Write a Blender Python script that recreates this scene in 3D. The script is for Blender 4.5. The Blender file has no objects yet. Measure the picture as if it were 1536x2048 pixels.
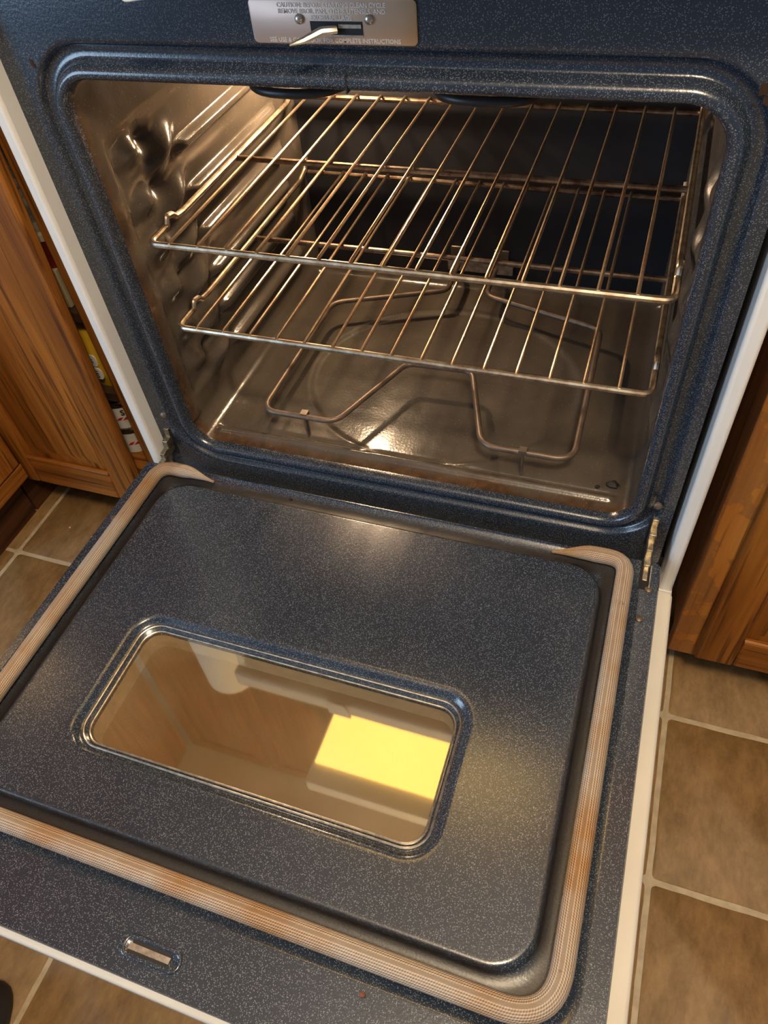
import bpy, bmesh, math, random
from mathutils import Vector, Matrix
random.seed(7)
S = bpy.context.scene
COL = S.collection
PI = math.pi

# ------------------------------------------------------------------ camera, world, lights, exposure
cam_d = bpy.data.cameras.new('camera'); cam = bpy.data.objects.new('camera', cam_d); COL.objects.link(cam)
cam.location = (0.2691, -0.6283, 1.0743)
cam.rotation_euler = (0.7084, 0.0846, 0.3257)
cam_d.sensor_fit = 'VERTICAL'; cam_d.sensor_height = 32.0; cam_d.lens = 1480.5/2048*32.0
cam_d.clip_start = 0.01
S.camera = cam
w = bpy.data.worlds.new('world'); S.world = w; w.use_nodes = True
bg = w.node_tree.nodes['Background']; bg.inputs[0].default_value = (0.50, 0.68, 1.0, 1); bg.inputs[1].default_value = 0.20
S.view_settings.view_transform = 'Standard'; S.view_settings.look = 'None'
S.view_settings.exposure = 0.0; S.view_settings.gamma = 1.0; S.view_settings.use_curve_mapping = False

def area(name, loc, target, size, power, col, sy=None):
    l = bpy.data.lights.new(name, 'AREA'); l.energy = power; l.color = col; l.size = size
    if sy: l.shape = 'RECTANGLE'; l.size_y = sy
    o = bpy.data.objects.new(name, l); COL.objects.link(o); o.location = loc
    o.rotation_euler = (Vector(target)-Vector(loc)).to_track_quat('-Z', 'Y').to_euler()
    return o
# warm ceiling lamp of the kitchen behind the camera, daylight from a window on the left
pd = bpy.data.lights.new('kitchen_pendant_light', 'POINT'); pd.energy = 84; pd.color = (1.0, .78, .52); pd.shadow_soft_size = .13
pdo = bpy.data.objects.new('kitchen_pendant_light', pd); COL.objects.link(pdo); pdo.location = (0.52, -0.85, 2.05)
area('window_daylight', (-2.7, -2.3, 1.25), (0.0, -.2, 0.6), 1.3, 60, (0.52, 0.74, 1.0), 1.7)

# ------------------------------------------------------------------ node helpers
def mat(name):
    m = bpy.data.materials.new(name); m.use_nodes = True
    nt = m.node_tree; b = nt.nodes['Principled BSDF']
    return m, nt, b
def N(nt, typ, **kw):
    n = nt.nodes.new(typ)
    for k, v in kw.items():
        if k in n.inputs: n.inputs[k].default_value = v
        else: setattr(n, k, v)
    return n
def L(nt, a, b): nt.links.new(a, b)
def ramp(nt, src, stops):
    r = N(nt, 'ShaderNodeValToRGB')
    e = r.color_ramp.elements
    e[0].position, e[0].color = stops[0][0], (*stops[0][1], 1) if len(stops[0][1]) == 3 else stops[0][1]
    e[1].position, e[1].color = stops[-1][0], (*stops[-1][1], 1)
    for p, c in stops[1:-1]:
        x = e.new(p); x.color = (*c, 1)
    L(nt, src, r.inputs[0]); return r.outputs[0]
def objco(nt, scale=(1, 1, 1), which='Object'):
    t = N(nt, 'ShaderNodeTexCoord'); mp = N(nt, 'ShaderNodeMapping'); mp.inputs['Scale'].default_value = scale
    L(nt, t.outputs[which], mp.inputs['Vector']); return mp.outputs[0]
def noise(nt, vec, scale, detail=3, rough=.55, dist=0.0):
    n = N(nt, 'ShaderNodeTexNoise'); n.inputs['Scale'].default_value = scale; n.inputs['Detail'].default_value = detail
    n.inputs['Roughness'].default_value = rough; n.inputs['Distortion'].default_value = dist
    if vec is not None: L(nt, vec, n.inputs['Vector'])
    return n.outputs['Fac']
def mixc(nt, fac, a, b, mode='MIX'):
    n = N(nt, 'ShaderNodeMix'); n.data_type = 'RGBA'; n.blend_type = mode
    for inp, v in ((n.inputs['Factor'], fac), (n.inputs['A'], a), (n.inputs['B'], b)):
        pass
    f = [i for i in n.inputs if i.name == 'Factor' and i.type == 'VALUE'][0]
    A = [i for i in n.inputs if i.name == 'A' and i.type == 'RGBA'][0]; B = [i for i in n.inputs if i.name == 'B' and i.type == 'RGBA'][0]
    for i, v in ((f, fac), (A, a), (B, b)):
        if hasattr(v, 'is_output'): L(nt, v, i)
        elif i is f: i.default_value = v
        else: i.default_value = (*v, 1)
    return [o for o in n.outputs if o.type == 'RGBA'][0]
def math_(nt, op, a, b=0.0):
    n = N(nt, 'ShaderNodeMath'); n.operation = op
    for i, v in ((n.inputs[0], a), (n.inputs[1], b)):
        if hasattr(v, 'is_output'): L(nt, v, i)
        else: i.default_value = v
    return n.outputs[0]
def bump(nt, b, h, strength, dist=0.001):
    n = N(nt, 'ShaderNodeBump'); n.inputs['Strength'].default_value = strength; n.inputs['Distance'].default_value = dist
    L(nt, h, n.inputs['Height']); L(nt, n.outputs[0], b.inputs['Normal'])
def simple(name, col, rough=.5, metal=0.0, var=0.0, spec=.5, vs=60):
    m, nt, b = mat(name)
    b.inputs['Roughness'].default_value = rough; b.inputs['Metallic'].default_value = metal
    b.inputs['Specular IOR Level'].default_value = spec
    if var:
        f = noise(nt, objco(nt), vs, 4)
        c = ramp(nt, f, [(.3, tuple(x*(1-var) for x in col)), (.7, tuple(min(1, x*(1+var)) for x in col))])
        L(nt, c, b.inputs['Base Color'])
    else: b.inputs['Base Color'].default_value = (*col, 1)
    return m

M = {}
# speckled navy enamel (frame and door liner)
def enamel(door=False):
    m, nt, b = mat('speckled_navy_door_enamel' if door else 'speckled_navy_enamel')
    co = objco(nt)
    v = N(nt, 'ShaderNodeTexVoronoi'); v.inputs['Scale'].default_value = 760; L(nt, co, v.inputs['Vector'])
    v2 = N(nt, 'ShaderNodeTexVoronoi'); v2.inputs['Scale'].default_value = 470; L(nt, co, v2.inputs['Vector'])
    s1 = ramp(nt, v.outputs['Distance'], [(.20, (1, 1, 1)), (.42, (0, 0, 0))])
    k1 = ramp(nt, v.outputs['Color'], [(.40, (0, 0, 0)), (.62, (1, 1, 1))])
    s2 = ramp(nt, v2.outputs['Distance'], [(.10, (1, 1, 1)), (.20, (0, 0, 0))])
    s = mixc(nt, 1.0, s1, k1, 'MULTIPLY')
    sp = math_(nt, 'MAXIMUM', math_(nt, 'MULTIPLY', s, .55), math_(nt, 'MULTIPLY', s2, .8))
    base = ramp(nt, noise(nt, co, 9, 3), [(.3, (.016, .024, .040)), (.7, (.022, .032, .052))] if door else [(.3, (.014, .021, .034)), (.7, (.020, .028, .044))])
    c = mixc(nt, sp, base, (.34, .38, .43) if door else (.27, .29, .31))
    if door:   # brown baked residue in the gasket channel, darkened to paint in its shade
        sx = N(nt, 'ShaderNodeSeparateXYZ'); L(nt, co, sx.inputs[0])
        dx = math_(nt, 'SUBTRACT', math_(nt, 'ABSOLUTE', math_(nt, 'ADD', sx.outputs['X'], .0105)), .2955)
        dy = math_(nt, 'SUBTRACT', math_(nt, 'ABSOLUTE', math_(nt, 'ADD', sx.outputs['Y'], .256)), .2180)
        d = math_(nt, 'MAXIMUM', dx, dy)
        d = math_(nt, 'ADD', d, math_(nt, 'MULTIPLY', math_(nt, 'SUBTRACT', noise(nt, co, 38, 4, .6), .5), .012))
        k = ramp(nt, math_(nt, 'ADD', math_(nt, 'MULTIPLY', d, 10.0), .5), [(.50, (0, 0, 0)), (.60, (1, 1, 1)), (.68, (1, 1, 1)), (.78, (0, 0, 0))])
        c = mixc(nt, math_(nt, 'MULTIPLY', k, .85), c, (.012, .008, .005))
        L(nt, ramp(nt, k, [(0, (.22,)*3), (1, (.40,)*3)]), b.inputs['Roughness'])
    L(nt, c, b.inputs['Base Color'])
    b.inputs['Roughness'].default_value = .22
    b.inputs['Specular IOR Level'].default_value = .85
    h = noise(nt, co, 420, 2)
    bump(nt, b, h, .12, .001)
    return m
M['enamel'] = enamel(); M['enamel_door'] = enamel(True)
M['enamel_dark'] = simple('dark_navy_enamel_edge', (.014, .019, .028), .3, 0, .3)

def cavity():
    m, nt, b = mat('brown_grey_cavity_enamel')
    co = objco(nt)
    n1 = noise(nt, co, 14, 5, .6)
    c = ramp(nt, n1, [(.25, (.058, .047, .038)), (.55, (.078, .064, .050)), (.8, (.098, .078, .058))])
    # baked-on rust tide along the front lip (own irregular outline)
    sep = N(nt, 'ShaderNodeSeparateXYZ'); L(nt, co, sep.inputs[0])
    n2 = noise(nt, co, 16, 3, .5)
    yy = math_(nt, 'ADD', math_(nt, 'ADD', sep.outputs['Y'], .30), math_(nt, 'MULTIPLY', math_(nt, 'SUBTRACT', n2, .5), -.045))
    k = ramp(nt, yy, [(.016, (1, 1, 1)), (.036, (0, 0, 0))])
    rust = ramp(nt, noise(nt, co, 90, 4), [(.3, (.036, .015, .006)), (.7, (.105, .050, .022))])
    c = mixc(nt, math_(nt, 'MULTIPLY', k, .8), c, rust)
    v = N(nt, 'ShaderNodeTexVoronoi'); v.inputs['Scale'].default_value = 170; L(nt, co, v.inputs['Vector'])
    s = ramp(nt, v.outputs['Distance'], [(.05, (1, 1, 1)), (.12, (0, 0, 0))])
    c = mixc(nt, math_(nt, 'MULTIPLY', s, .35), c, (.45, .38, .3))
    L(nt, c, b.inputs['Base Color'])
    r = ramp(nt, noise(nt, co, 40, 4), [(.3, (.13,)*3), (.7, (.24,)*3)])
    L(nt, r, b.inputs['Roughness'])
    b.inputs['Specular IOR Level'].default_value = .6
    bump(nt, b, noise(nt, co, 260, 3), .18, .001)
    return m
M['cavity'] = cavity()
M['back'] = simple('shaded_cavity_back_enamel', (.020, .021, .026), .42, 0, .25, .4, 12)  # shade of the unlit back wall put into a darker base colour

def chrome(name, c0, c1, rough, scale=70):
    m, nt, b = mat(name)
    co = objco(nt)
    c = ramp(nt, noise(nt, co, scale, 4, .7), [(.36, c0), (.62, c1)])
    L(nt, c, b.inputs['Base Color']); b.inputs['Metallic'].default_value = 1.0
    b.inputs['Roughness'].default_value = rough
    return m
M['wire'] = chrome('tarnished_rack_wire', (.62, .42, .27), (.88, .72, .52), .33, 30)
M['rail'] = chrome('tarnished_rack_rail', (.42, .30, .20), (.80, .70, .54), .34, 45)
M['brownrail'] = chrome('heat_browned_rack_bar', (.16, .09, .06), (.50, .38, .27), .34, 40)
M['element'] = simple('grey_brown_element_sheath', (.16, .115, .085), .45, .55, .3, .5, 50)
M['broil'] = simple('dark_broil_element_sheath', (.030, .027, .025), .4, .3, .3)
M['steel'] = chrome('worn_steel', (.42, .38, .32), (.78, .72, .62), .32, 120)
M['plate_metal'] = None
M['hinge'] = chrome('dull_hinge_metal', (.24, .20, .14), (.56, .49, .37), .42, 140)
def plate():
    m, nt, b = mat('bronze_tinted_steel_plate')
    co = objco(nt)
    sep = N(nt, 'ShaderNodeSeparateXYZ'); L(nt, co, sep.inputs[0])
    f = math_(nt, 'ADD', sep.outputs['X'], math_(nt, 'MULTIPLY', noise(nt, co, 25, 3), .03))
    c = ramp(nt, math_(nt, 'ADD', math_(nt, 'MULTIPLY', f, 6.0), .35), [(.2, (.62, .43, .34)), (.72, (.60, .41, .27)), (.88, (.46, .25, .09))])
    L(nt, c, b.inputs['Base Color']); b.inputs['Metallic'].default_value = .45; b.inputs['Roughness'].default_value = .42
    return m
M['plate_metal'] = plate()
M['letter'] = simple('pale_embossed_lettering', (.86, .76, .68), .4, .3)
M['white'] = simple('white_enamel', (.74, .73, .70), .32, 0, .04, .5, 8)
M['white_door'] = None
def white_door():
    m, nt, b = mat('cream_white_door_enamel')
    co = objco(nt)
    v = N(nt, 'ShaderNodeTexVoronoi'); v.inputs['Scale'].default_value = 42; L(nt, co, v.inputs['Vector'])
    s = ramp(nt, v.outputs['Distance'], [(.035, (1, 1, 1)), (.06, (0, 0, 0))])
    c = ramp(nt, noise(nt, co, 12, 3), [(.3, (.58, .56, .50)), (.7, (.64, .62, .56))])
    c = mixc(nt, s, c, (.12, .09, .06))
    L(nt, c, b.inputs['Base Color']); b.inputs['Roughness'].default_value = .35
    return m
M['white_door'] = white_door()
M['rust'] = simple('brown_rust', (.040, .020, .010), .8, 0, .4, .2, 200)
M['black'] = simple('black_void_paint', (.008, .008, .009), .6, 0, .2)
M['screw'] = simple('dirty_screw_metal', (.20, .16, .12), .4, .7, .3)
M['glass'] = None
def coated_glass():
    m, nt, b = mat('coated_oven_glass'); nt.nodes.remove(b)
    out = nt.nodes['Material Output']
    tr = N(nt, 'ShaderNodeBsdfTransparent'); tr.inputs[0].default_value = (.95, .92, .84, 1)
    gl = N(nt, 'ShaderNodeBsdfGlossy'); gl.inputs['Roughness'].default_value = .025
    co = objco(nt)
    c = ramp(nt, noise(nt, co, 5, 2), [(.35, (1.0, .94, .74)), (.65, (.97, .96, .90))])
    L(nt, c, gl.inputs[0])
    lw = N(nt, 'ShaderNodeLayerWeight'); lw.inputs[0].default_value = .5
    fr = math_(nt, 'ADD', math_(nt, 'MULTIPLY', math_(nt, 'POWER', lw.outputs['Facing'], 4.0), .7), .155)
    mx = N(nt, 'ShaderNodeMixShader'); L(nt, fr, mx.inputs[0]); L(nt, tr.outputs[0], mx.inputs[1]); L(nt, gl.outputs[0], mx.inputs[2])
    # baked-on specks
    df = N(nt, 'ShaderNodeBsdfDiffuse'); df.inputs[0].default_value = (.20, .13, .05, 1)
    k = ramp(nt, noise(nt, co, 260, 3, .7), [(.68, (0, 0, 0)), (.74, (1, 1, 1))])
    k2 = ramp(nt, noise(nt, co, 10, 2), [(.5, (0, 0, 0)), (.7, (1, 1, 1))])
    mx2 = N(nt, 'ShaderNodeMixShader'); L(nt, math_(nt, 'MULTIPLY', math_(nt, 'MULTIPLY', k, k2), .5), mx2.inputs[0]); L(nt, mx.outputs[0], mx2.inputs[1]); L(nt, df.outputs[0], mx2.inputs[2])
    fd = N(nt, 'ShaderNodeBsdfDiffuse'); fd.inputs[0].default_value = (.58, .50, .32, 1)
    kf = ramp(nt, noise(nt, co, 6, 4, .6), [(.40, (.01,)*3), (.70, (.09,)*3)])
    mx3 = N(nt, 'ShaderNodeMixShader'); L(nt, kf, mx3.inputs[0]); L(nt, mx2.outputs[0], mx3.inputs[1]); L(nt, fd.outputs[0], mx3.inputs[2])
    L(nt, mx3.outputs[0], out.inputs[0])
    return m
M['glass'] = coated_glass()
def dotted():
    m, nt, b = mat('dot_screen_brown_glass')
    co = objco(nt)
    v = N(nt, 'ShaderNodeTexVoronoi'); v.inputs['Scale'].default_value = 520; v.inputs['Randomness'].default_value = 0.0; L(nt, co, v.inputs['Vector'])
    s = ramp(nt, v.outputs['Distance'], [(.28, (.40, .28, .17)), (.36, (.19, .13, .08))])
    L(nt, s, b.inputs['Base Color']); b.inputs['Roughness'].default_value = .3
    return m
M['dotted'] = dotted()
M['tunnel'] = simple('window_tunnel_metal', (.60, .53, .42), .5, .1, .15)
def rope():
    m, nt, b = mat('braided_gasket_rope')
    uv = N(nt, 'ShaderNodeUVMap'); uv.uv_map = 'UVMap'
    sep = N(nt, 'ShaderNodeSeparateXYZ'); L(nt, uv.outputs[0], sep.inputs[0])
    # u in metres along the rope, v 0..1 around
    a = math_(nt, 'SINE', math_(nt, 'MULTIPLY', sep.outputs['Y'], 2*PI*26))
    bb = math_(nt, 'SINE', math_(nt, 'ADD', math_(nt, 'MULTIPLY', sep.outputs['X'], 2*PI*430), math_(nt, 'MULTIPLY', sep.outputs['Y'], 2*PI*13)))
    h = math_(nt, 'ADD', math_(nt, 'MULTIPLY', a, .30), math_(nt, 'MULTIPLY', bb, .18))
    h = math_(nt, 'ADD', h, .5)
    co = objco(nt)
    clean = ramp(nt, h, [(.15, (.19, .15, .115)), (.8, (.55, .46, .37))])
    stain = ramp(nt, h, [(.15, (.12, .055, .02)), (.8, (.48, .27, .11))])
    k = ramp(nt, noise(nt, co, 7, 4, .65), [(.42, (0, 0, 0)), (.66, (1, 1, 1))])
    c = mixc(nt, k, clean, stain)
    spots = ramp(nt, noise(nt, co, 55, 3, .6), [(.70, (0, 0, 0)), (.76, (1, 1, 1))])
    c = mixc(nt, math_(nt, 'MULTIPLY', spots, .8), c, (.09, .03, .012))
    L(nt, c, b.inputs['Base Color']); b.inputs['Roughness'].default_value = .62
    bump(nt, b, h, .5, .0012)
    return m
M['rope'] = rope()

def oak(name, axis='Z', c0=(.13, .036, .004), c1=(.39, .140, .020), stain=False, seed=0):
    m, nt, b = mat(name)
    sc = {'X': (1.6, 34, 34), 'Y': (34, 1.6, 34), 'Z': (34, 34, 1.6)}[axis]
    co = objco(nt, sc)
    n0 = noise(nt, co, 1.0, 4, .6, .6)
    sc2 = {'X': (3.2, 120, 120), 'Y': (120, 3.2, 120), 'Z': (120, 120, 3.2)}[axis]
    n1 = noise(nt, objco(nt, sc2), 1.0, 3, .6)
    c = ramp(nt, n0, [(.28, c0), (.5, tuple((x+y)/2 for x, y in zip(c0, c1))), (.7, c1)])
    pores = ramp(nt, n1, [(.36, (1, 1, 1)), (.46, (0, 0, 0))])
    c = mixc(nt, math_(nt, 'MULTIPLY', pores, .75), c, tuple(x*.42 for x in c0))
    if stain:
        o = objco(nt, (1, 1, 1)); n2 = noise(nt, o, 11, 5, .6)
        k = ramp(nt, n2, [(.545, (0, 0, 0)), (.56, (1, 1, 1)), (.66, (.8, .8, .8))])
        c = mixc(nt, math_(nt, 'MULTIPLY', k, .5), c, (.17, .085, .035))
    L(nt, c, b.inputs['Base Color'])
    b.inputs['Roughness'].default_value = .42; b.inputs['Specular IOR Level'].default_value = .3
    bump(nt, b, n1, .12, .0008)
    return m
M['oak_z'] = oak('oak_upright_grain', 'Z')
M['oak_x'] = oak('oak_level_grain', 'X')
M['oak_y'] = oak('oak_depth_grain', 'Y')
M['oak_stain'] = oak('water_stained_oak', 'Z', (.28, .095, .015), (.58, .24, .048), True)
M['oak_dark'] = oak('dark_oak_toe_kick', 'Y', (.045, .014, .005), (.10, .034, .012))
M['cab_in'] = simple('dark_cabinet_inside', (.05, .026, .012), .6, 0, .3)

def tile_mat():
    m, nt, b = mat('brown_stone_look_tile')
    co = objco(nt)
    oi = N(nt, 'ShaderNodeObjectInfo')
    add = N(nt, 'ShaderNodeVectorMath'); add.operation = 'ADD'; L(nt, co, add.inputs[0])
    mul = N(nt, 'ShaderNodeVectorMath'); mul.operation = 'SCALE'; L(nt, oi.outputs['Location'], mul.inputs[0]); mul.inputs['Scale'].default_value = 3.7
    L(nt, mul.outputs[0], add.inputs[1])
    mp = N(nt, 'ShaderNodeMapping'); mp.inputs['Scale'].default_value = (1.0, .45, 1); L(nt, add.outputs[0], mp.inputs[0])
    n1 = noise(nt, mp.outputs[0], 16, 7, .62, .8)
    c = ramp(nt, n1, [(.25, (.120, .064, .021)), (.5, (.215, .122, .042)), (.75, (.32, .190, .072))])
    n3 = noise(nt, mp.outputs[0], 60, 6, .7)
    c = mixc(nt, .45, c, ramp(nt, n3, [(.35, (.11, .060, .021)), (.7, (.34, .20, .080))]))
    L(nt, c, b.inputs['Base Color']); b.inputs['Roughness'].default_value = .55; b.inputs['Specular IOR Level'].default_value = .35
    bump(nt, b, math_(nt, 'ADD', n1, math_(nt, 'MULTIPLY', noise(nt, mp.outputs[0], 130, 4, .6), .5)), .55, .003)
    return m
M['tile'] = tile_mat()
M['grout'] = simple('tan_grout', (.42, .34, .22), .8, 0, .15)
M['counter'] = simple('beige_laminate_counter', (.36, .29, .21), .35, 0, .2)
M['wall'] = simple('warm_painted_wall', (.46, .36, .22), .7, 0, .06, .3, 6)
M['ceil'] = simple('ceiling_paint', (.80, .79, .77), .8, 0, .03, .3, 6)
M['paper'] = simple('white_paper_roll', (.82, .82, .80), .8, 0, .04)
def emis(name, col, st):
    m, nt, b = mat(name)
    b.inputs['Base Color'].default_value = (*col, 1); b.inputs['Emission Color'].default_value = (*col, 1); b.inputs['Emission Strength'].default_value = st
    return m

# ------------------------------------------------------------------ mesh builder
class MB:
    def __init__(s): s.v = []; s.f = []; s.uv = {}
    def add(s, vs, fs):
        o = len(s.v); s.v += [Vector(p) for p in vs]; s.f += [tuple(i+o for i in f) for f in fs]; return o
    def box(s, x0, x1, y0, y1, z0, z1):
        s.add([(x0, y0, z0), (x1, y0, z0), (x1, y1, z0), (x0, y1, z0), (x0, y0, z1), (x1, y0, z1), (x1, y1, z1), (x0, y1, z1)],
              [(0, 3, 2, 1), (4, 5, 6, 7), (0, 1, 5, 4), (1, 2, 6, 5), (2, 3, 7, 6), (3, 0, 4, 7)]); return s
    def tube(s, pts, r, n=10, closed=False, cap=True, radii=None, uv=False, flat=1.0, up=None):
        pts = [Vector(p) for p in pts]; m = len(pts)
        tang = []
        for i in range(m):
            a = pts[(i-1) % m] if (closed or i > 0) else pts[i]; b = pts[(i+1) % m] if (closed or i < m-1) else pts[i]
            tang.append((b-a).normalized())
        nrm = Vector(up) if up else (Vector((0, 0, 1)) if abs(tang[0].z) < .9 else Vector((1, 0, 0)))
        rings = []; dist = 0
        base = len(s.v)
        for i in range(m):
            t = tang[i]
            if up: nrm = Vector(up)
            nrm = (nrm - t*nrm.dot(t)).normalized(); bi = t.cross(nrm)
            rr = radii[i] if radii else r
            if i: dist += (pts[i]-pts[i-1]).length
            ring = []
            for k in range(n):
                a = 2*PI*k/n
                s.v.append(pts[i]+nrm*math.cos(a)*rr*flat+bi*math.sin(a)*rr); ring.append(len(s.v)-1)
                if uv: s.uv[len(s.v)-1] = (dist, k/n)
            rings.append(ring)
        for i in range(m if closed else m-1):
            a, b = rings[i], rings[(i+1) % m]
            for k in range(n): s.f.append((a[k], a[(k+1) % n], b[(k+1) % n], b[k]))
        if cap and not closed: s.f.append(tuple(reversed(rings[0]))); s.f.append(tuple(rings[-1]))
        return s
    def lathe(s, prof, c, n=28, axis='Z'):
        base = len(s.v)
        for r, h in prof:
            for k in range(n):
                a = 2*PI*k/n; x, y = r*math.cos(a), r*math.sin(a)
                p = {'Z': (x, y, h), 'Y': (x, h, y), 'X': (h, x, y)}[axis]
                s.v.append(Vector(c)+Vector(p))
        for i in range(len(prof)-1):
            for k in range(n):
                s.f.append((base+i*n+k, base+i*n+(k+1) % n, base+(i+1)*n+(k+1) % n, base+(i+1)*n+k))
        s.f.append(tuple(base+k for k in reversed(range(n)))); s.f.append(tuple(base+(len(prof)-1)*n+k for k in range(n)))
        return s
    def loops(s, loops, cap0=False, cap1=False):
        n = len(loops[0]); base = len(s.v)
        for l in loops: s.v += [Vector(p) for p in l]
        for i in range(len(loops)-1):
            for k in range(n):
                s.f.append((base+i*n+k, base+i*n+(k+1) % n, base+(i+1)*n+(k+1) % n, base+(i+1)*n+k))
        if cap0: s.f.append(tuple(base+k for k in reversed(range(n))))
        if cap1: s.f.append(tuple(base+(len(loops)-1)*n+k for k in range(n)))
        return s
    def ell(s, c, r, rot=None, n=10, m=7):
        base = len(s.v); c = Vector(c)
        vs = []
        for i in range(m+1):
            th = PI*i/m
            for k in range(n):
                a = 2*PI*k/n
                p = Vector((r[0]*math.sin(th)*math.cos(a), r[1]*math.sin(th)*math.sin(a), r[2]*math.cos(th)))
                if rot: p = rot @ p
                vs.append(c+p)
        s.v += vs
        for i in range(m):
            for k in range(n):
                s.f.append((base+i*n+k, base+(i+1)*n+k, base+(i+1)*n+(k+1) % n, base+i*n+(k+1) % n))
        return s
    def build(s, name, material, parent=None, bevel=0.0, smooth=35, seg=2, rot=None):
        me = bpy.data.meshes.new(name)
        off = Vector(parent.get('_o', (0, 0, 0))) if parent is not None else Vector((0, 0, 0))
        me.from_pydata([tuple(p-off) for p in s.v], [], s.f)
        if s.uv:
            ul = me.uv_layers.new(name='UVMap')
            for lp in me.loops:
                u = s.uv.get(lp.vertex_index, (0, 0)); ul.data[lp.index].uv = u
        bm = bmesh.new(); bm.from_mesh(me)
        bmesh.ops.recalc_face_normals(bm, faces=bm.faces); bm.to_mesh(me); bm.free()
        me.materials.append(material)
        for p in me.polygons: p.use_smooth = True
        me.set_sharp_from_angle(angle=math.radians(smooth))
        o = bpy.data.objects.new(name, me); COL.objects.link(o)
        if parent is not None: o.parent = parent
        o['_o'] = list(off)
        if bevel:
            b = o.modifiers.new('bevel', 'BEVEL'); b.width = bevel; b.segments = seg; b.limit_method = 'ANGLE'; b.harden_normals = False
        return o

def thing(name, label, cat, loc=(0, 0, 0), group=None):
    o = bpy.data.objects.new(name, None); COL.objects.link(o); o.location = loc
    o['_o'] = list(loc); o['label'] = label; o['category'] = cat; o.empty_display_size = .05
    if group: o['group'] = group
    return o
def tag(o, label, cat, group=None):
    o['label'] = label; o['category'] = cat
    if group: o['group'] = group
    return o
def lab(o, label): o['label'] = label; return o
def struct(o): o['kind'] = 'structure'; return o

def rrect(x0, x1, z0, z1, r, nc=10, nx=14, nz=14):
    """2-D rounded rectangle, constant vertex count: (a, b) pairs, anticlockwise from bottom left"""
    r = max(r, 1e-4); P = []
    def side(p, q, n):
        for i in range(n): t = i/n; P.append((p[0]+(q[0]-p[0])*t, p[1]+(q[1]-p[1])*t))
    def arc(c, a0, n):
        for i in range(n): a = a0+PI/2*i/n; P.append((c[0]+r*math.cos(a), c[1]+r*math.sin(a)))
    side((x0+r, z0), (x1-r, z0), nx); arc((x1-r, z0+r), -PI/2, nc)
    side((x1, z0+r), (x1, z1-r), nz); arc((x1-r, z1-r), 0, nc)
    side((x1-r, z1), (x0+r, z1), nx); arc((x0+r, z1-r), PI/2, nc)
    side((x0, z1-r), (x0, z0+r), nz); arc((x0+r, z0+r), PI, nc)
    return P
def fillet(pts, r, n=8, closed=False):
    pts = [Vector(p) for p in pts]; out = []; m = len(pts)
    for i, p in enumerate(pts):
        if not closed and i in (0, m-1): out.append(p); continue
        a, b = pts[(i-1) % m], pts[(i+1) % m]
        da, db = (a-p), (b-p); la, lb = da.length, db.length; da.normalize(); db.normalize()
        ang = da.angle(db); rr = r[i] if isinstance(r, (list, tuple)) else r
        t = min(rr/math.tan(ang/2), la*.48, lb*.48)
        p0, p1 = p+da*t, p+db*t
        for k in range(n+1):
            u = k/n; out.append(p0*(1-u)**2+p*2*u*(1-u)+p1*u*u)
    return out
def sstep(a, b, x):
    t = min(1, max(0, (x-a)/(b-a))); return t*t*(3-2*t)

# ------------------------------------------------------------------ floor, walls, ceiling
FL = 0.003
fb = MB().box(-1.6, 1.6, -2.6, .70, -.06, FL-.0012)
floor = struct(fb.build('floor', M['grout']))
PX, PY = 0.239, 0.239
x_lines = -0.768; y_line = -0.058
tile_mesh = None
for i in range(-2, 8):
    for j in range(-4, 2):
        x0 = x_lines+i*PX; y0 = y_line+j*PY
        g = .0075
        if tile_mesh is None:
            hw = PX/2-g/2
            m_ = MB()
            rnd = random.Random(3)
            lp = []
            for (aa, bb) in rrect(-hw, hw, -hw, hw, .006, 3, 12, 12):
                q = 1+rnd.uniform(-.006, .002); lp.append((aa*q, bb*q))
            m_.loops([[(a, b, -.004) for a, b in lp], [(a, b, .0) for a, b in lp], [(a*.990, b*.990, .0009) for a, b in lp]], False, True)
            t = m_.build('tile', M['tile'], floor, smooth=50); tile_mesh = t.data
        else:
            t = bpy.data.objects.new('tile', tile_mesh); COL.objects.link(t); t.parent = floor
        t.location = (x0+PX/2, y0+PY/2, FL-.0009)
struct(MB().box(-1.6, 1.6, .66, .70, 0, 2.4).build('wall_back', M['wall']))
struct(MB().box(-1.62, 1.62, -2.6, .72, 2.4, 2.46).build('ceiling', M['ceil']))

# ------------------------------------------------------------------ the range
R = thing('kitchen_range', 'white electric range with its speckled navy oven standing wide open', 'range', (0.006, .30, 0))
aL, aR, zb, zt = -.2962, .3112, .353, .8328
def ring(d, y, r=None):
    rr = (.036 if r is None else r)+d
    return [(x, y, z) for x, z in rrect(aL-d, aR+d, zb-d, zt+d, rr, 12, 24, 20)]
prof = [(0, .0085), (0, .006), (.0006, .001), (.002, -.003), (.005, -.0055), (.009, -.0055), (.0125, -.003), (.0145, .001), (.016, .0065), (.019, .0085), (.027, .0085), (.0295, .0065), (.031, .002), (.034, .0), (.036, 0), (.037, 0)]
lp = [ring(d, y) for d, y in prof]
outer = [(x, 0.0, z) for x, z in rrect(-.3547, .3575, .285, .912, .003, 12, 24, 20)]
outer2 = [(x, 0.03, z) for x, z in rrect(-.3547, .3575, .285, .912, .003, 12, 24, 20)]
outer0 = [(x, 0.0, z) for x, z in rrect(-.3527, .3555, .287, .910, .003, 12, 24, 20)]
ff = MB().loops(lp+[outer0, outer, outer2])
fo = lab(ff.build('front_frame', M['enamel'], R, smooth=60), 'speckled navy enamel frame around the oven opening')
# seam notch in the bead above the opening
MB().box(.0035, .0048, -.0062, .004, zt+.0002, zt+.0135).build('bead_seam', M['black'], fo)

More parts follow.
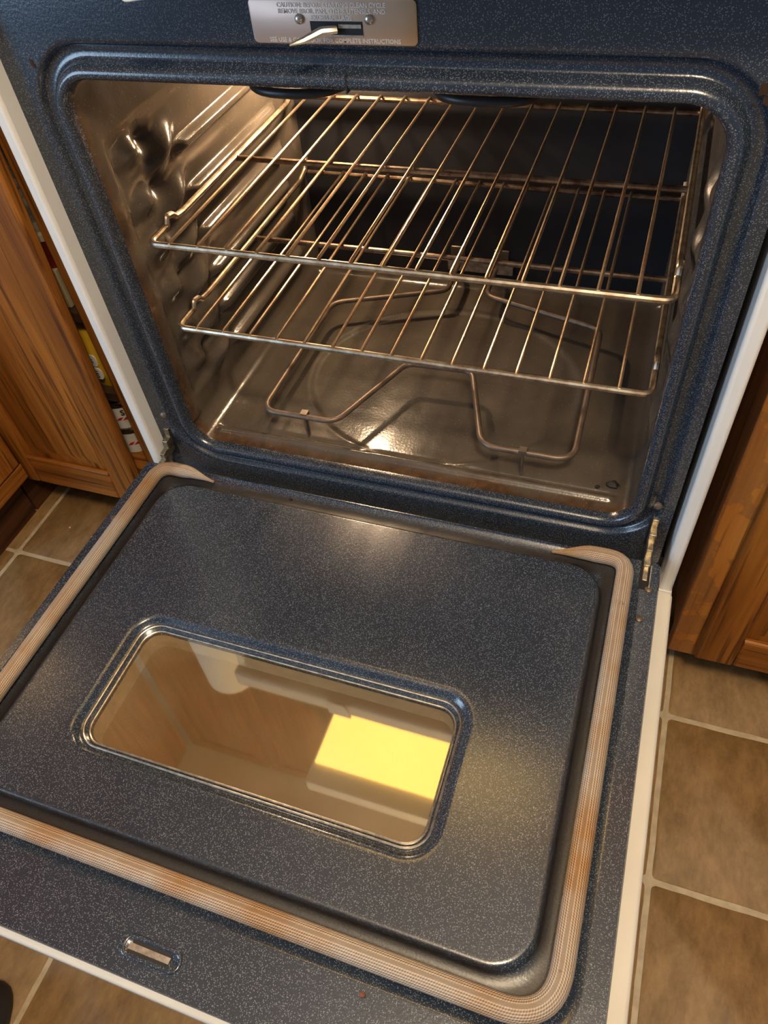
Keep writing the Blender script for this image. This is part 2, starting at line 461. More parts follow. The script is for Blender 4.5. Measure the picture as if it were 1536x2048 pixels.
# cavity liner: cross-section loop (x, z) swept in y, displaced inward
cxL, cxR, czb, czt = -.3015, .3165, .3485, .8375
ribs = [.697+.057, .697, .640, .583, .526, .469, .412]
def side_h(y, z, mirror=False):
    h = 0.0
    if z < .37 or z > .81: k = 0
    env = sstep(.355, .40, z)*(1-sstep(.775, .80, z))
    for i, zr in enumerate(ribs[1:]):
        on = sstep(.150, .178, y)*(1-sstep(.415, .440, y))
        h += .0120*on*math.exp(-((z-zr)/.0072)**4)
        # flared nose in front of every rib and hollow above it
        fr = math.exp(-((y-.128)/.030)**2)
        h += .0170*fr*math.exp(-((z-zr-.012-.35*(y-.128))/.013)**2)
        fr2 = math.exp(-((y-.075)/.020)**2)
        h += .013*fr2*math.exp(-((z-zr-.034)/.014)**2)
        h -= .011*math.exp(-((y-.105)/.018)**2)*math.exp(-((z-zr-.036)/.012)**2)
    h *= env
    # long shallow panel line near the front
    h -= .0045*sstep(.034, .046, y)*sstep(.40, .42, z)*(1-sstep(.745, .765, z))*(1-sstep(.44, .455, y))
    # press dimples close to the bead
    for zz in (.675, .385):
        h += .004*math.exp(-(((y-.024)/.010)**2+((z-zz)/.020)**2))
    return h
def floor_h(x, y):
    h = 0.0
    ex = sstep(-.287, -.276, x)*(1-sstep(.288, .299, x))
    d = abs(y-.036)
    h += .0050*ex*math.exp(-(d/.0050)**4) - .0035*ex*math.exp(-((y-.046)/.004)**2)
    rr = math.hypot((x-.012)/1.0, (y-.215)/.86)
    h -= .0030*(1-sstep(.196, .206, rr))
    h += .0012*math.exp(-((rr-.208)/.004)**2)
    h -= .004*(1-sstep(.008, .030, y))
    return h
def cav_cross(r, ys):
    pass
rc = .026
NY = 150
ysamp = [.0075+(.448-.0075)*i/(NY-1) for i in range(NY)]
cross = []
def seg(p, q, n, tagc, nrm):
    for i in range(n): t = i/n; cross.append(((p[0]+(q[0]-p[0])*t, p[1]+(q[1]-p[1])*t), tagc, nrm))
def carc(c, a0, n, tagc='c'):
    for i in range(n):
        a = a0+PI/2*i/n; cross.append(((c[0]+rc*math.cos(a), c[1]+rc*math.sin(a)), tagc, (-math.cos(a), -math.sin(a))))
seg((cxL+rc, czb), (cxR-rc, czb), 120, 'floor', (0, 1)); carc((cxR-rc, czb+rc), -PI/2, 10)
seg((cxR, czb+rc), (cxR, czt-rc), 230, 'right', (-1, 0)); carc((cxR-rc, czt-rc), 0, 10)
seg((cxR-rc, czt), (cxL+rc, czt), 40, 'ceil', (0, -1)); carc((cxL+rc, czt-rc), PI/2, 10)
seg((cxL, czt-rc), (cxL, czb+rc), 230, 'left', (1, 0)); carc((cxL+rc, czb+rc), PI, 10)
loops_ = []
for y in ysamp:
    l = []
    for (x, z), tg, nr in cross:
        h = 0
        if tg == 'left': h = side_h(y, z)
        elif tg == 'right': h = .55*side_h(y, z)
        elif tg == 'floor': h = floor_h(x, y)
        l.append((x+nr[0]*h, y, z+nr[1]*h))
    loops_.append(l)
ccx, ccz = (cxL+cxR)/2, (czb+czt)/2
rb = .018
for k in range(1, 7):
    a = PI/2*k/6; ins = rb*(1-math.cos(a)); y = .448+rb*math.sin(a)
    l = []
    for (x, z), tg, nr in cross: l.append((x+nr[0]*ins, y, z+nr[1]*ins))
    loops_.append(l)
cl = MB().loops(loops_)
co_ = lab(cl.build('cavity_liner', M['cavity'], R, smooth=180), 'glossy brown-grey embossed oven cavity walls')
bkm = MB(); bl = [(x+nr[0]*.016, .4655, z+nr[1]*.016) for (x, z), tg, nr in cross]
bkm.loops([bl, [(x, .480, z) for x, y, z in bl]], True, True)
lab(bkm.build('cavity_back', M['back'], R), 'back wall of the oven cavity, painted dark for its shade')
# insulation shell so that no light leaks
sh = MB(); o1 = [(x, .025, z) for x, z in rrect(-.352, .355, .287, .905, .003, 2, 2, 2)]
sh.loops([o1, [(x, .60, z) for x, y, z in o1]], False, True).build('oven_shell', M['black'], R)

# side panels
for x0, x1 in ((-.371, -.3547), (.3645, .381)):
    MB().box(x0, x1, -.023, .62, .02, .905).build('side_panel', M['white'], R, bevel=.0045, seg=3)
MB().box(-.3545, .3640, .012, .60, .02, .284).build('lower_body', M['black'], R)
# storage drawer front under the door
MB().box(-.372, .382, -.040, .010, .045, .262).build('drawer_front', M['white'], R, bevel=.005)
# cooktop
ck = MB().box(-.380, .392, -.040, .64, .915, .962).build('cooktop', M['white'], R, bevel=.008, seg=3)
for (bx, by, br) in ((-.18, .14, .10), (.20, .14, .075), (-.18, .44, .075), (.20, .44, .10)):
    c = MB()
    for rr in (br, br*.72, br*.45):
        c.tube([(bx+rr*math.cos(2*PI*k/32), by+rr*math.sin(2*PI*k/32), .971) for k in range(32)], .006, 8, True)
    c.build('burner_coil', M['broil'], ck)
bgd = MB().box(-.376, .388, .60, .655, .962, 1.12).build('control_backguard', M['white'], R, bevel=.006)
for kx in (-.28, -.20, .21, .29):
    MB().lathe([(.024, 0), (.022, -.018), (.008, -.020)], (kx, .600, 1.05), 20, 'Y').build('control_knob', M['black'], bgd)
# little white tab above the frame
tb = MB(); tl = fillet([(-.166, 0, .960), (-.164, 0, .9085), (-.128, 0, .9125), (-.118, 0, .960)], .006, 5)
tb.loops([[(p.x, -.046, p.z) for p in tl], [(p.x, -.0405, p.z) for p in tl]], True, True)
lab(tb.build('front_tab', M['white'], R, bevel=.001), 'small white tab hanging above the oven frame')

# latch plate
pz0, pz1, px0, px1 = .8685, .9, -.0755, .0675
pl = rrect(px0, px1, pz0, pz1, .004, 5, 2, 2)
pm = MB().loops([[(x, -.0003, z) for x, z in pl], [(x, -.0016, z) for x, z in pl], [(x+(.0006 if x < 0 else -.0006), -.0020, z+(.0006 if z < .884 else -.0006)) for x, z in pl]], True, True)
lp_ = lab(pm.build('latch_plate', M['plate_metal'], R), 'bronze-tinted steel latch plate with embossed caution lettering')
sl = MB().box(-.0225, .0225, -.0023, -.0005, .8755, .8850); lab(sl.build('latch_slot', M['black'], lp_), 'dark latch slot')
MB().box(-.0225, .0225, -.0028, -.0015, .8747, .8757).build('slot_lip', M['steel'], lp_)
MB().box(.002, .0215, -.0031, -.0018, .8805, .8832).build('latch_slide', M['steel'], lp_)
for sx, sz in ((-.0315, .8865), (.0285, .8868)):
    MB().lathe([(.0038, -.0018), (.0036, -.0036), (.0022, -.0050), (.0006, -.0053)], (sx, 0, sz), 16, 'Y').build('screw', M['steel'], lp_)
hk = MB()
pts = [(.001, -.004, .8800), (-.010, -.010, .8805), (-.022, -.020, .8770), (-.032, -.026, .8752)]
hk.tube(pts, .003, 8, radii=[.0042, .0044, .0036, .0012], flat=.75)
lab(hk.build('latch_hook', M['steel'], lp_), 'pointed steel latch hook')
dg = bpy.context.evaluated_depsgraph_get
def text(body, size, loc, parent, material, rot=(PI/2, 0, 0), ext=.00025, name='lettering', align='CENTER'):
    cu = bpy.data.curves.new('txt', 'FONT'); cu.body = body; cu.size = size; cu.align_x = align; cu.align_y = 'CENTER'; cu.extrude = ext; cu.offset = size*.018; cu.resolution_u = 2
    to = bpy.data.objects.new('txt', cu); COL.objects.link(to)
    bpy.context.view_layer.update()
    me = bpy.data.meshes.new_from_object(to.evaluated_get(dg()))
    bpy.data.objects.remove(to); bpy.data.curves.remove(cu)
    mt = Matrix.Translation(Vector(loc)-Vector(parent.get('_o', (0, 0, 0)))) @ Matrix.Rotation(rot[2], 4, 'Z') @ Matrix.Rotation(rot[1], 4, 'Y') @ Matrix.Rotation(rot[0], 4, 'X')
    me.transform(mt); me.materials.clear(); me.materials.append(material)
    o = bpy.data.objects.new(name, me); COL.objects.link(o); o.parent = parent
    return o

for body, size, zz in (('CAUTION: BEFORE STARTING CLEAN CYCLE', .0046, .8960), ('REMOVE BROIL PAN, OTHER UTENSILS, AND', .0046, .8917), ('EXCESS SPILLAGE', .0046, .8874), ('SEE USE & CARE BOOK FOR COMPLETE INSTRUCTIONS', .0046, .8713)):
    text(body, size, (-.0035, -.0021, zz), lp_, M['letter'])

# frame screws and hinge slots
for sx, sz in ((.338, .392), (-.335, .395)):
    MB().lathe([(.0052, .0005), (.005, -.002), (.0028, -.0036), (.0006, -.004)], (sx, 0, sz), 16, 'Y').build('frame_screw', M['screw'], R)
for sx in (.3385, -.3385):
    MB().box(sx-.0045, sx+.0045, -.0006, .0010, .318, .367).build('hinge_slot', M['black'], R)

# bake element
EZ = .388
ep = [(-.029, .470, EZ), (-.026, .388, EZ), (-.201, .318, EZ), (-.204, .049, EZ), (-.093, .050, EZ), (-.034, .194, EZ), (.064, .197, EZ), (.112, .053, EZ), (.231, .053, EZ), (.226, .333, EZ), (.038, .386, EZ), (.036, .470, EZ)]
er = [0, .020, .030, .024, .030, .022, .022, .030, .026, .026, .024, 0]
be = lab(MB().tube(fillet(ep, er, 8), .0042, 12).build('bake_element', M['element'], R), 'looped grey-brown bake element above the oven floor')
for lx in (-.140, .167):
    s_ = MB(); s_.box(lx-.0012, lx+.0012, .050, .057, .3480, .3875); s_.box(lx-.005, lx+.005, .0485, .0585, .3865, .3935)
    s_.build('support_leg', M['screw'], be)
bp = MB().box(-.046, .066, .460, .464, .379, .401).build('mounting_plate', M['steel'], be, bevel=.002)
for tx in (-.040, .033):
    MB().box(tx, tx+.025, .4605, .464, .4015, .424).build('mounting_tab', M['screw'], be, bevel=.002)
# broil element, two bends just under the ceiling
bz = .803
bpts = [(-.142, .462, bz), (-.142, .066, bz), (-.036, .066, bz), (-.036, .36, bz), (.048, .36, bz), (.048, .066, bz), (.158, .066, bz), (.158, .462, bz)]
lab(MB().tube(fillet(bpts, [0, .052, .052, .04, .04, .052, .052, 0], 10), .0048, 12).build('broil_element', M['broil'], R), 'dark broil element under the oven ceiling')
# oven lamp on the upper left of the back wall, with its light
ol = MB().lathe([(.030, .464), (.030, .458), (.026, .455)], (-.205, 0, .768), 24, 'Y').build('oven_lamp', M['steel'], R)
lab(MB().ell((-.205, .446, .768), (.020, .018, .020), None, 18, 12).build('bulb', emis('lit_bulb', (1.0, .70, .38), 5), ol), 'glowing warm bulb')
pl_ = bpy.data.lights.new('oven_bulb_light', 'POINT'); pl_.energy = 9.0; pl_.color = (1.0, .70, .42); pl_.shadow_soft_size = .013
po = bpy.data.objects.new('oven_bulb_light', pl_); COL.objects.link(po); po.location = (-.205, .420, .768)

# ------------------------------------------------------------------ oven door (lies open; local frame at the hinge line)
YH, ZD, TILT = -.0297, .3251, -.0147
dm = MB()
dl = lambda i, wv: [(x, y, wv) for x, y in rrect(-.375+i, .375-i, -.592+i, -.036-i*.2, .006, 5, 4, 4)]
dm.loops([dl(.004, -.046), dl(0, -.042), dl(0, -.0105), dl(.0012, -.0080), dl(.004, -.0070), dl(.0225, -.0070), dl(.0235, -.0420)], True, True)
D = dm.build('oven_door', M['white_door'], None, smooth=50)
D.parent = R; D.location = Vector((0, YH, ZD))-Vector(R['_o']); D.rotation_euler = (math.atan(TILT), 0, 0)
D['_o'] = [0, 0, 0]; lab(D, 'open oven door lying flat, white outer skin')
def rl(x0, x1, y0, y1, r, wv): return [(x, y, wv) for x, y in rrect(x0, x1, y0, y1, r, 10, 30, 24)]
WX0, WX1, WY0, WY1 = -.232, .188, -.4175, -.2390
def wl(i, wv): return rl(WX0+i, WX1-i, WY0+i, WY1-i, .034-i*.8, wv)
ip = MB().loops([rl(-.3685, .357, -.585, -.003, .006, -.016), rl(-.3695, .358, -.586, -.002, .006, -.003), rl(-.3680, .3565, -.5845, -.003, .006, 0),
    rl(-.3660, .3545, -.5825, -.0032, .007, 0), rl(-.3580, .337, -.525, -.0042, .053, 0), rl(-.356, .335, -.523, -.0045, .052, 0), rl(-.352, .331, -.519, -.006, .05, -.003), rl(-.327, .306, -.494, -.024, .045, -.0045), rl(-.317, .297, -.485, -.029, .044, -.0045),
    rl(-.3145, .2945, -.4825, -.031, .043, -.001), rl(-.3125, .2925, -.4805, -.033, .042, .0028), rl(-.310, .290, -.478, -.035, .041, .004), rl(-.308, .288, -.476, -.037, .040, .004), rl(-.307, .287, -.475, -.038, .040, .004),
    wl(-.0065, .004), wl(-.006, .004), wl(-.003, .004), wl(.0, .0032), wl(.003, .0012), wl(.005, -.0035), wl(.0085, -.0045), wl(.0105, -.0052), wl(.0125, -.0085), wl(.0165, -.0090), wl(.0172, -.0125)])
lab(ip.build('inner_panel', M['enamel_door'], D, smooth=60), 'speckled navy enamel inner panel of the door')
# window: glass, tunnel and dotted screen
g_ = MB().loops([wl(.0135, -.0115), wl(.0135, -.0085)], True, True)
lab(g_.build('window_glass', M['glass'], D), 'coated yellowish window glass with mirror-like reflections')
tn = MB().loops([wl(.012, -.0120), wl(.0165, -.0125), wl(.0175, -.020), wl(.0185, -.036)], False, False)
lab(tn.build('window_tunnel', M['tunnel'], D, smooth=50), 'beige metal surround between the panes')
ds = MB().loops([wl(.012, -.0400), wl(.012, -.0360)], True, True)
lab(ds.build('dot_screen', M['dotted'], D), 'brown dot-screen pane behind the glass')
rm = MB()
for i, wv, rr in ((.0098, -.0042, .0013), (.0150, -.0082, .0012)):
    rm.tube([Vector(p) for p in wl(i, wv)], rr, 6, True)
lab(rm.build('window_rim', M['steel'], D), 'thin bright metal rim around the door window')
# gasket
gp = [(-.250, -.0175, .001), (-.288, -.0125, .0055), (-.338, -.0125, .0062), (-.338, -.505, .0062), (.317, -.505, .0062), (.317, -.0125, .0062), (.270, -.0125, .0055), (.228, -.0185, .001)]
path = fillet(gp, [0, .02, .044, .045, .045, .046, .02, 0], 12)
# even resampling
def resample(p, step):
    out = [p[0]]; acc = 0
    for a, b in zip(p, p[1:]):
        d = (b-a).length; t = step-acc
        while t <= d: out.append(a+(b-a)*(t/d)); t += step
        acc = d-(t-step)
    out.append(p[-1]); return out
path = resample(path, .006)
n_ = len(path); tl_ = [i*.006 for i in range(n_)]; tot = tl_[-1]
rad = [.0102*min(1, .18+.82*sstep(0, .055, min(t, tot-t))) for t in tl_]
gk = MB().tube(path, .0102, 20, radii=rad, uv=True, flat=.92, up=(0, 0, 1))
lab(gk.build('door_gasket', M['rope'], D, smooth=180), 'stained braided rope gasket around the door panel')
# latch slot near the outer edge of the door
sx0, sx1, sy = -.0595, -.0015, -.5615
lr = lambda d, wv: [(x, y, wv) for x, y in rrect(sx0-d, sx1+d, sy-.0085-d, sy+.0085+d, .0075+d, 7, 3, 2)]
ls = MB().loops([lr(.0015, -.0004), lr(.001, .0012), lr(-.0005, .0018), lr(-.0022, .0009), lr(-.003, .0002)], False, True)
lab(ls.build('latch_keeper', M['enamel_door'], D, smooth=70), 'embossed latch slot in the door edge')
MB().box(sx0+.006, sx1-.010, sy-.0030, sy+.0022, .0003, .0009).build('keeper_strip', M['steel'], D)
MB().box(sx0+.006, sx1-.012, sy-.0058, sy-.0032, .0003, .0007).build('keeper_gap_shade', M['black'], D)  # flat black strip painted in for the dark of the recess
MB().box(sx0+.008, sx1-.010, sy+.0024, sy+.0056, .0003, .0007).build('keeper_gap_shade', M['black'], D)  # flat black strip stands in for the shadow at the slot's far wall
# screws in the door flange
for sx, sy_ in ((.3405, -.089), (-.356, -.115), (.3465, -.045)):
    MB().lathe([(.0046, -.0004), (.0043, .0014), (.002, .0024), (.0005, .0026)], (sx, sy_, 0), 14).build('door_screw', M['screw'], D)
# hinge arms
for sg in (1, -1):
    hx = .3405*sg
    h = MB()
    for (y0, y1, z0, z1, wd) in ((.026, .036, .016, .044, .0076), (.014, .027, .006, .030, .0086), (.000, .016, -.003, .018, .0074), (-.016, .002, -.006, .008, .0082), (-.034, -.014, -.007, .0022, .0060)):
        h.box(hx-wd/2, hx+wd/2, y0, y1, z0, z1)
    ho = h.build('hinge_arm', M['hinge'], D, bevel=.0008); lab(ho, 'worn steel door hinge arm')
    MB().box(hx-.0062, hx+.0062, -.046, -.004, -.0002, .0006).build('hinge_pocket', M['black'], D)
    MB().box(hx+.0058*sg-.0006, hx+.0058*sg+.0006, -.044, -.010, .0, .0026).build('pocket_edge', M['steel'], D)

# ------------------------------------------------------------------ racks
def make_rack(label, z):
    x0, sp, yf, ym, yr = -.2484, .0369, .0232, .2487, .4562
    xl, xr = -.276, .302
    T = thing('oven_rack', label, 'oven rack', (.013, .24, z-.004), 'wire racks in the oven')
    z0 = z-.0035
    rw = .0039
    f = MB().tube(fillet([(xl, .062, z0), (xl, yf, z0), (xr, yf, z0), (xr, .062, z0)], .012, 8), rw, 10)
    f.build('front_bar', M['rail'], T)
    for xs in (xl, xr):
        p = fillet([(xs, .055, z0), (xs, .064, z0), (xs, .069, z0+.009), (xs, .079, z0+.007), (xs, .086, z0+.001), (xs, .102, z0-.001), (xs, .420, z0-.001), (xs, yr-.012, z0+.006), (xs, yr, z0+.022)], [0, .004, .004, .004, .006, .01, .02, .01, 0], 5)
        MB().tube(p, rw, 10).build('side_rail', M['rail'], T)
    for yy, nm in ((ym, 'cross_bar'), (yr, 'rear_bar')):
        MB().tube([(xl, yy, z-.006), (xr, yy, z-.006)], .0037, 10).build(nm, M['brownrail'], T)
    wm = None
    for k in range(15):
        x = x0+k*sp
        if wm is None:
            p = [(x, yf-.001, z-.001), (x, yf+.003, z+.0005), (x, yr-.004, z+.0005), (x, yr, z-.002)]
            o = MB().tube(p, .0020, 8).build('wire', M['wire'], T); wm = o
        else:
            o = bpy.data.objects.new('wire', wm.data); COL.objects.link(o); o.parent = T; o.location = (k*sp, 0, 0)
    return T
make_rack('chrome wire rack on the upper oven guides, nearest the top', .6542)
make_rack('chrome wire rack on the lower oven guides, above the element', .5389)

# ------------------------------------------------------------------ cabinets
def cab_door(T, x0, x1, z0, z1, yf, th, sw=.052, name='door', mats=('oak_z', 'oak_x'), lean=0.0):
    def lv(mb):
        if lean: mb.v = [Vector((p.x+lean*(p.z-z1), p.y, p.z)) for p in mb.v]
        return mb
    a0, a1, c0, c1 = x0+sw, x1-sw, z0+sw+.012, z1-sw-.012
    p = MB(); e = .006
    ql = lambda i, y: [(a0-.004+i, y, c0-.004+i), (a1+.004-i, y, c0-.004+i), (a1+.004-i, y, c1+.004-i), (a0-.004+i, y, c1+.004-i)]
    p.loops([ql(0, yf+th-.003), ql(0, yf+.010), ql(.014, yf+.010), ql(.040, yf+.003)], True, True)
    d = lv(p).build(name, M[mats[0]], T, smooth=20)
    for (b0, b1) in ((x0, x0+sw), (x1-sw, x1)):
        lv(MB().box(b0, b1, yf, yf+th, z0, z1)).build('stile', M[mats[0]], d, bevel=.004)
    for (b0, b1) in ((z0, z0+sw+.012), (z1-sw-.012, z1)):
        lv(MB().box(x0+sw, x1-sw, yf+.0008, yf+th, b0, b1)).build('rail', M[mats[1]], d, bevel=.004)
        zz = b1 if b0 == z0 else b0
        lv(MB().tube([(x0+sw, yf+.004, zz), (x1-sw, yf+.004, zz)], .0045, 8)).build('moulding', M[mats[1]], d)
    return d
# right-hand base cabinet
C = thing('base_cabinet', 'oak base cabinet with water-stained face right of the range', 'cabinet', (.64, .30, FL))
MB().box(.412, .885, .0395, .64, .09, .875).build('carcass', M['oak_z'], C)
MB().box(.412, .885, .085, .63, FL, .0895).build('toe_kick', M['oak_dark'], C)
lab(MB().box(.4095, .4625, .0185, .039, .062, .8745).build('face_stile', M['oak_stain'], C, bevel=.003), 'water-stained oak face frame stile')
MB().box(.835, .885, .0185, .039, .062, .8745).build('face_stile', M['oak_z'], C, bevel=.003)
for zz in (.064, .70, .835):
    MB().box(.463, .8345, .019, .039, zz, zz+.038).build('face_rail', M['oak_x'], C, bevel=.002)
dr = cab_door(C, .4445, .850, .085, .700, -.0005, .019)
MB().box(.4445, .850, -.0005, .0185, .722, .850).build('drawer_front', M['oak_x'], C, bevel=.005)
# left corner cabinet, door standing slightly off its frame
C2 = thing('corner_cabinet', 'oak corner cabinet left of the range, door ajar and groceries inside', 'cabinet', (-.60, .36, FL))
lab(MB().box(-.4865, -.396, .075, .096, .062, .8745).build('face_stile', M['oak_z'], C2, bevel=.003), 'narrow oak face frame stile beside the range')
MB().box(-.412, -.396, .097, .64, .09, .875).build('side', M['cab_in'], C2)
MB().box(-.92, -.413, .62, .64, .09, .875).build('back', M['cab_in'], C2)
MB().box(-.94, -.921, .097, .64, .09, .875).build('side', M['cab_in'], C2)
MB().box(-.92, -.413, .0765, .6195, .145, .163).build('shelf', M['oak_x'], C2)
for zz in (.300, .456):
    MB().box(-.92, -.413, .098, .6195, zz, zz+.016).build('shelf', M['cab_in'], C2)
MB().box(-.92, -.413, .0765, .6195, .857, .875).build('top', M['cab_in'], C2)
MB().box(-.795, -.397, .120, .140, FL, .1445).build('toe_kick', M['oak_dark'], C2)
MB().box(-.810, -.796, .0445, .140, FL, .1445).build('toe_kick', M['oak_dark'], C2)
cab_door(C2, -.756, -.470, .100, .800, .045, .020, .054, lean=.052)
# left run of cabinets, faces the middle of the room
C3 = thing('side_cabinet', 'narrow dark oak cabinet at the far left, turned towards the range', 'cabinet', (-1.0, -.03, FL))
MB().box(-1.30, -.7685, -.105, .043, .118, .875).build('carcass', M['oak_z'], C3)
MB().box(-1.30, -.796, -.105, .040, FL, .1175).build('toe_kick', M['oak_dark'], C3)
MB().box(-.768, -.750, -.105, .040, .118, .153).build('bottom_rail', M['oak_y'], C3, bevel=.003)
MB().box(-.768, -.747, -.102, .036, .156, .800).build('door', M['oak_z'], C3, bevel=.004)
# worktops
for nm, b, lb in (('worktop', (.394, .90, -.005, .655, .8755, .914), 'beige laminate worktop right of the range'), ('worktop', (-.93, -.3815, .030, .655, .8755, .914), 'beige laminate worktop left of the range, towards the wall')):
    tag(MB().box(*b).build(nm, M['counter'], None, bevel=.006), lb, 'worktop')
tag(MB().box(-1.32, -.735, -.115, .0295, .8755, .914).build('worktop', M['counter'], None, bevel=.006), 'beige laminate worktop over the far left cabinets', 'worktop')
P_ = thing('pendant_lamp', 'white glass globe pendant hanging in the kitchen behind the camera', 'lamp', (.52, -.85, 2.05))
MB().lathe([(.05, 2.398), (.05, 2.385), (.006, 2.38), (.006, 2.18), (.03, 2.17), (.03, 2.15)], (.52, -.85, 0), 20).build('stem', M['steel'], P_)
# overhead: range hood with lit lens, wall cabinets, paper roll
H = thing('range_hood', 'white range hood with lit warm lens above the cooktop', 'range hood', (.006, .40, 1.65))
hm = MB().loops([[(-.375, .04, 1.66), (.387, .04, 1.66), (.387, .655, 1.66), (-.375, .655, 1.66)], [(-.375, .04, 1.72), (.387, .04, 1.72), (.387, .655, 1.72), (-.375, .655, 1.72)], [(-.375, .20, 1.80), (.387, .20, 1.80), (.387, .655, 1.80), (-.375, .655, 1.80)]], True, True)
hm.build('shell', M['white'], H, bevel=.004)
lens = MB().box(-.365, .285, .10, .335, 1.648, 1.659).build('light_lens', emis('hood_lens', (1.0, .62, .17), 5.6), H)
MB().box(-.34, .35, .36, .62, 1.650, 1.659).build('grease_filter', M['steel'], H)
for nm, x0, x1, z0, lb in (('wall_cabinet', -1.10, -.385, 1.40, 'oak wall cabinet left of the hood'), ('wall_cabinet', .40, 1.20, 1.40, 'oak wall cabinet right of the hood'), ('wall_cabinet', -.378, .390, 1.81, 'short oak wall cabinet above the hood')):
    T = thing(nm, lb, 'cabinet', ((x0+x1)/2, .50, z0))
    MB().box(x0, x1, .300, .655, z0, 2.385).build('carcass', M['oak_z'], T)
    n2 = 2
    for k in range(n2):
        wdt = (x1-x0)/n2; cab_door(T, x0+k*wdt+.006, x0+(k+1)*wdt-.006, z0+.015, 2.37, .280, .019)
pr = thing('paper_roll', 'white paper towel roll standing on the left worktop', 'paper towel', (-.52, .10, .914))
MB().lathe([(.066, .930), (.067, .935), (.067, 1.20), (.066, 1.205), (.021, 1.205)], (-.52, .10, 0), 32).build('roll', M['paper'], pr)
MB().lathe([(.075, .9145), (.075, .926), (.010, .929), (.010, 1.25), (.004, 1.26)], (-.52, .10, 0), 28).build('stand', M['oak_x'], pr)
T = thing('wall_cabinet', 'oak wall cabinet over the far left worktop', 'cabinet', (-1.33, -.30, 1.40))
MB().box(-1.56, -1.125, -.90, .274, 1.40, 2.385).build('carcass', M['oak_z'], T)
for k in range(2):
    MB().box(-1.1245, -1.105, -.89+k*.580, -.32+k*.580, 1.415, 2.37).build('door', M['oak_z'], T, bevel=.004)
UL = thing('under_cabinet_lamp', 'slim warm strip lamp under the far left wall cabinet', 'lamp', (-1.22, .05, 1.378))
MB().box(-1.355, -1.13, -.06, .18, 1.386, 1.3995).build('housing', M['white'], UL, bevel=.002)
MB().box(-1.345, -1.14, -.05, .17, 1.380, 1.3855).build('lens', emis('strip_lens', (1.0, .60, .22), 6), UL)

# ------------------------------------------------------------------ groceries behind the ajar door
J = thing('storage_jar', 'clear jar of pale beans, topmost behind the ajar cabinet door', 'jar', (-.552, .158, .592))
jb = lambda r0: [(r0-.004, .5925), (r0, .598), (r0, .604), (r0-.002, .606), (r0, .608), (r0, .614), (r0-.002, .616), (r0, .618), (r0, .760), (r0-.012, .775)]
gm, gnt, gb = mat('clear_jar_glass'); gb.inputs['Base Color'].default_value = (.9, .92, .9, 1); gb.inputs['Roughness'].default_value = .05
gb.inputs['Alpha'].default_value = .22
MB().lathe(jb(.052), (-.552, .158, 0), 32).build('glass_body', gm, J)
MB().lathe([(.046, .776), (.046, .795), (.040, .797)], (-.552, .158, 0), 28).build('lid', M['steel'], J)
bm_ = simple('pale_bean', (.52, .40, .25), .45, 0, .15)
rnd = random.Random(11); bmesh0 = None
for k in range(110):
    z = .632+(k//10)*.0125; a = -2.6+2.1*((k % 10)+.5*((k//10) % 2))/10; r = .042
    if bmesh0 is None:
        o = MB().ell((0, 0, 0), (.0085, .0055, .0065), None, 8, 6); b_ = o.build('bean', bm_, None); b_.parent = J; bmesh0 = b_
    else:
        b_ = bpy.data.objects.new('bean', bmesh0.data); COL.objects.link(b_); b_.parent = J
    b_.location = (r*math.cos(a), r*math.sin(a), z-.592+rnd.uniform(-.002, .002)); b_.rotation_euler = (rnd.uniform(0, 3), rnd.uniform(0, 3), rnd.uniform(0, 3))
tn_ = thing('red_tin', 'dark red tin with cream rim under the bean jar', 'tin', (-.552, .158, .5365))
MB().lathe([(.050, .5368), (.050, .578)], (-.552, .158, 0), 32).build('body', simple('dark_red_label', (.16, .014, .008), .4, 0, .3), tn_)
MB().lathe([(.0515, .578), (.0515, .587), (.049, .5905)], (-.552, .158, 0), 32).build('rim', simple('cream_rim', (.62, .55, .42), .4), tn_)
tag(MB().box(-.610, -.528, .108, .205, .4725, .536).build('carton', simple('cream_carton', (.50, .40, .25), .6, 0, .1), None, bevel=.002), 'cream cardboard carton under the dark red tin', 'carton')
yb_ = thing('yellow_pouch', 'yellow food pouch with white printed badges on the cabinet shelf', 'pouch', (-.55, .135, .316))
ym_ = simple('yellow_plastic_film', (.72, .42, .03), .35, 0, .1)
ypm = MB(); lps = []
for k in range(9):
    t = k/8; z = .3165+.130*t; th = .026*math.sin(PI*min(1, .12+t*.9))**.5+.004
    lps.append([(x, .135+y*th/.03, z) for x, y in rrect(-.600, -.500, -.03, .03, .02, 5, 3, 2)])
ypm.loops(lps, True, True).build('film', ym_, yb_)
ink = simple('dark_print', (.03, .02, .015), .5); wht = simple('white_print', (.8, .8, .76), .5)
for zc, tx in ((.352, '150'), (.378, '15')):
    q = rrect(-.546, -.524, zc-.011, zc+.011, .006, 4, 2, 2)
    MB().loops([[(x, .1045, z) for x, z in q], [(x, .1028, z) for x, z in q]], True, True).build('badge', wht, yb_)
    text(tx, .011, (-.535, .1024, zc), yb_, ink, rot=(PI/2, PI/2, 0), ext=.0001, name='badge_print')
text('PRODUCT OF', .0058, (-.552, .1040, .372), yb_, ink, rot=(PI/2, PI/2, 0), ext=.0001, name='side_print')
lab_w = simple('white_can_label', (.66, .64, .58), .4, 0, .06); lab_r = simple('red_print', (.50, .02, .015), .45)
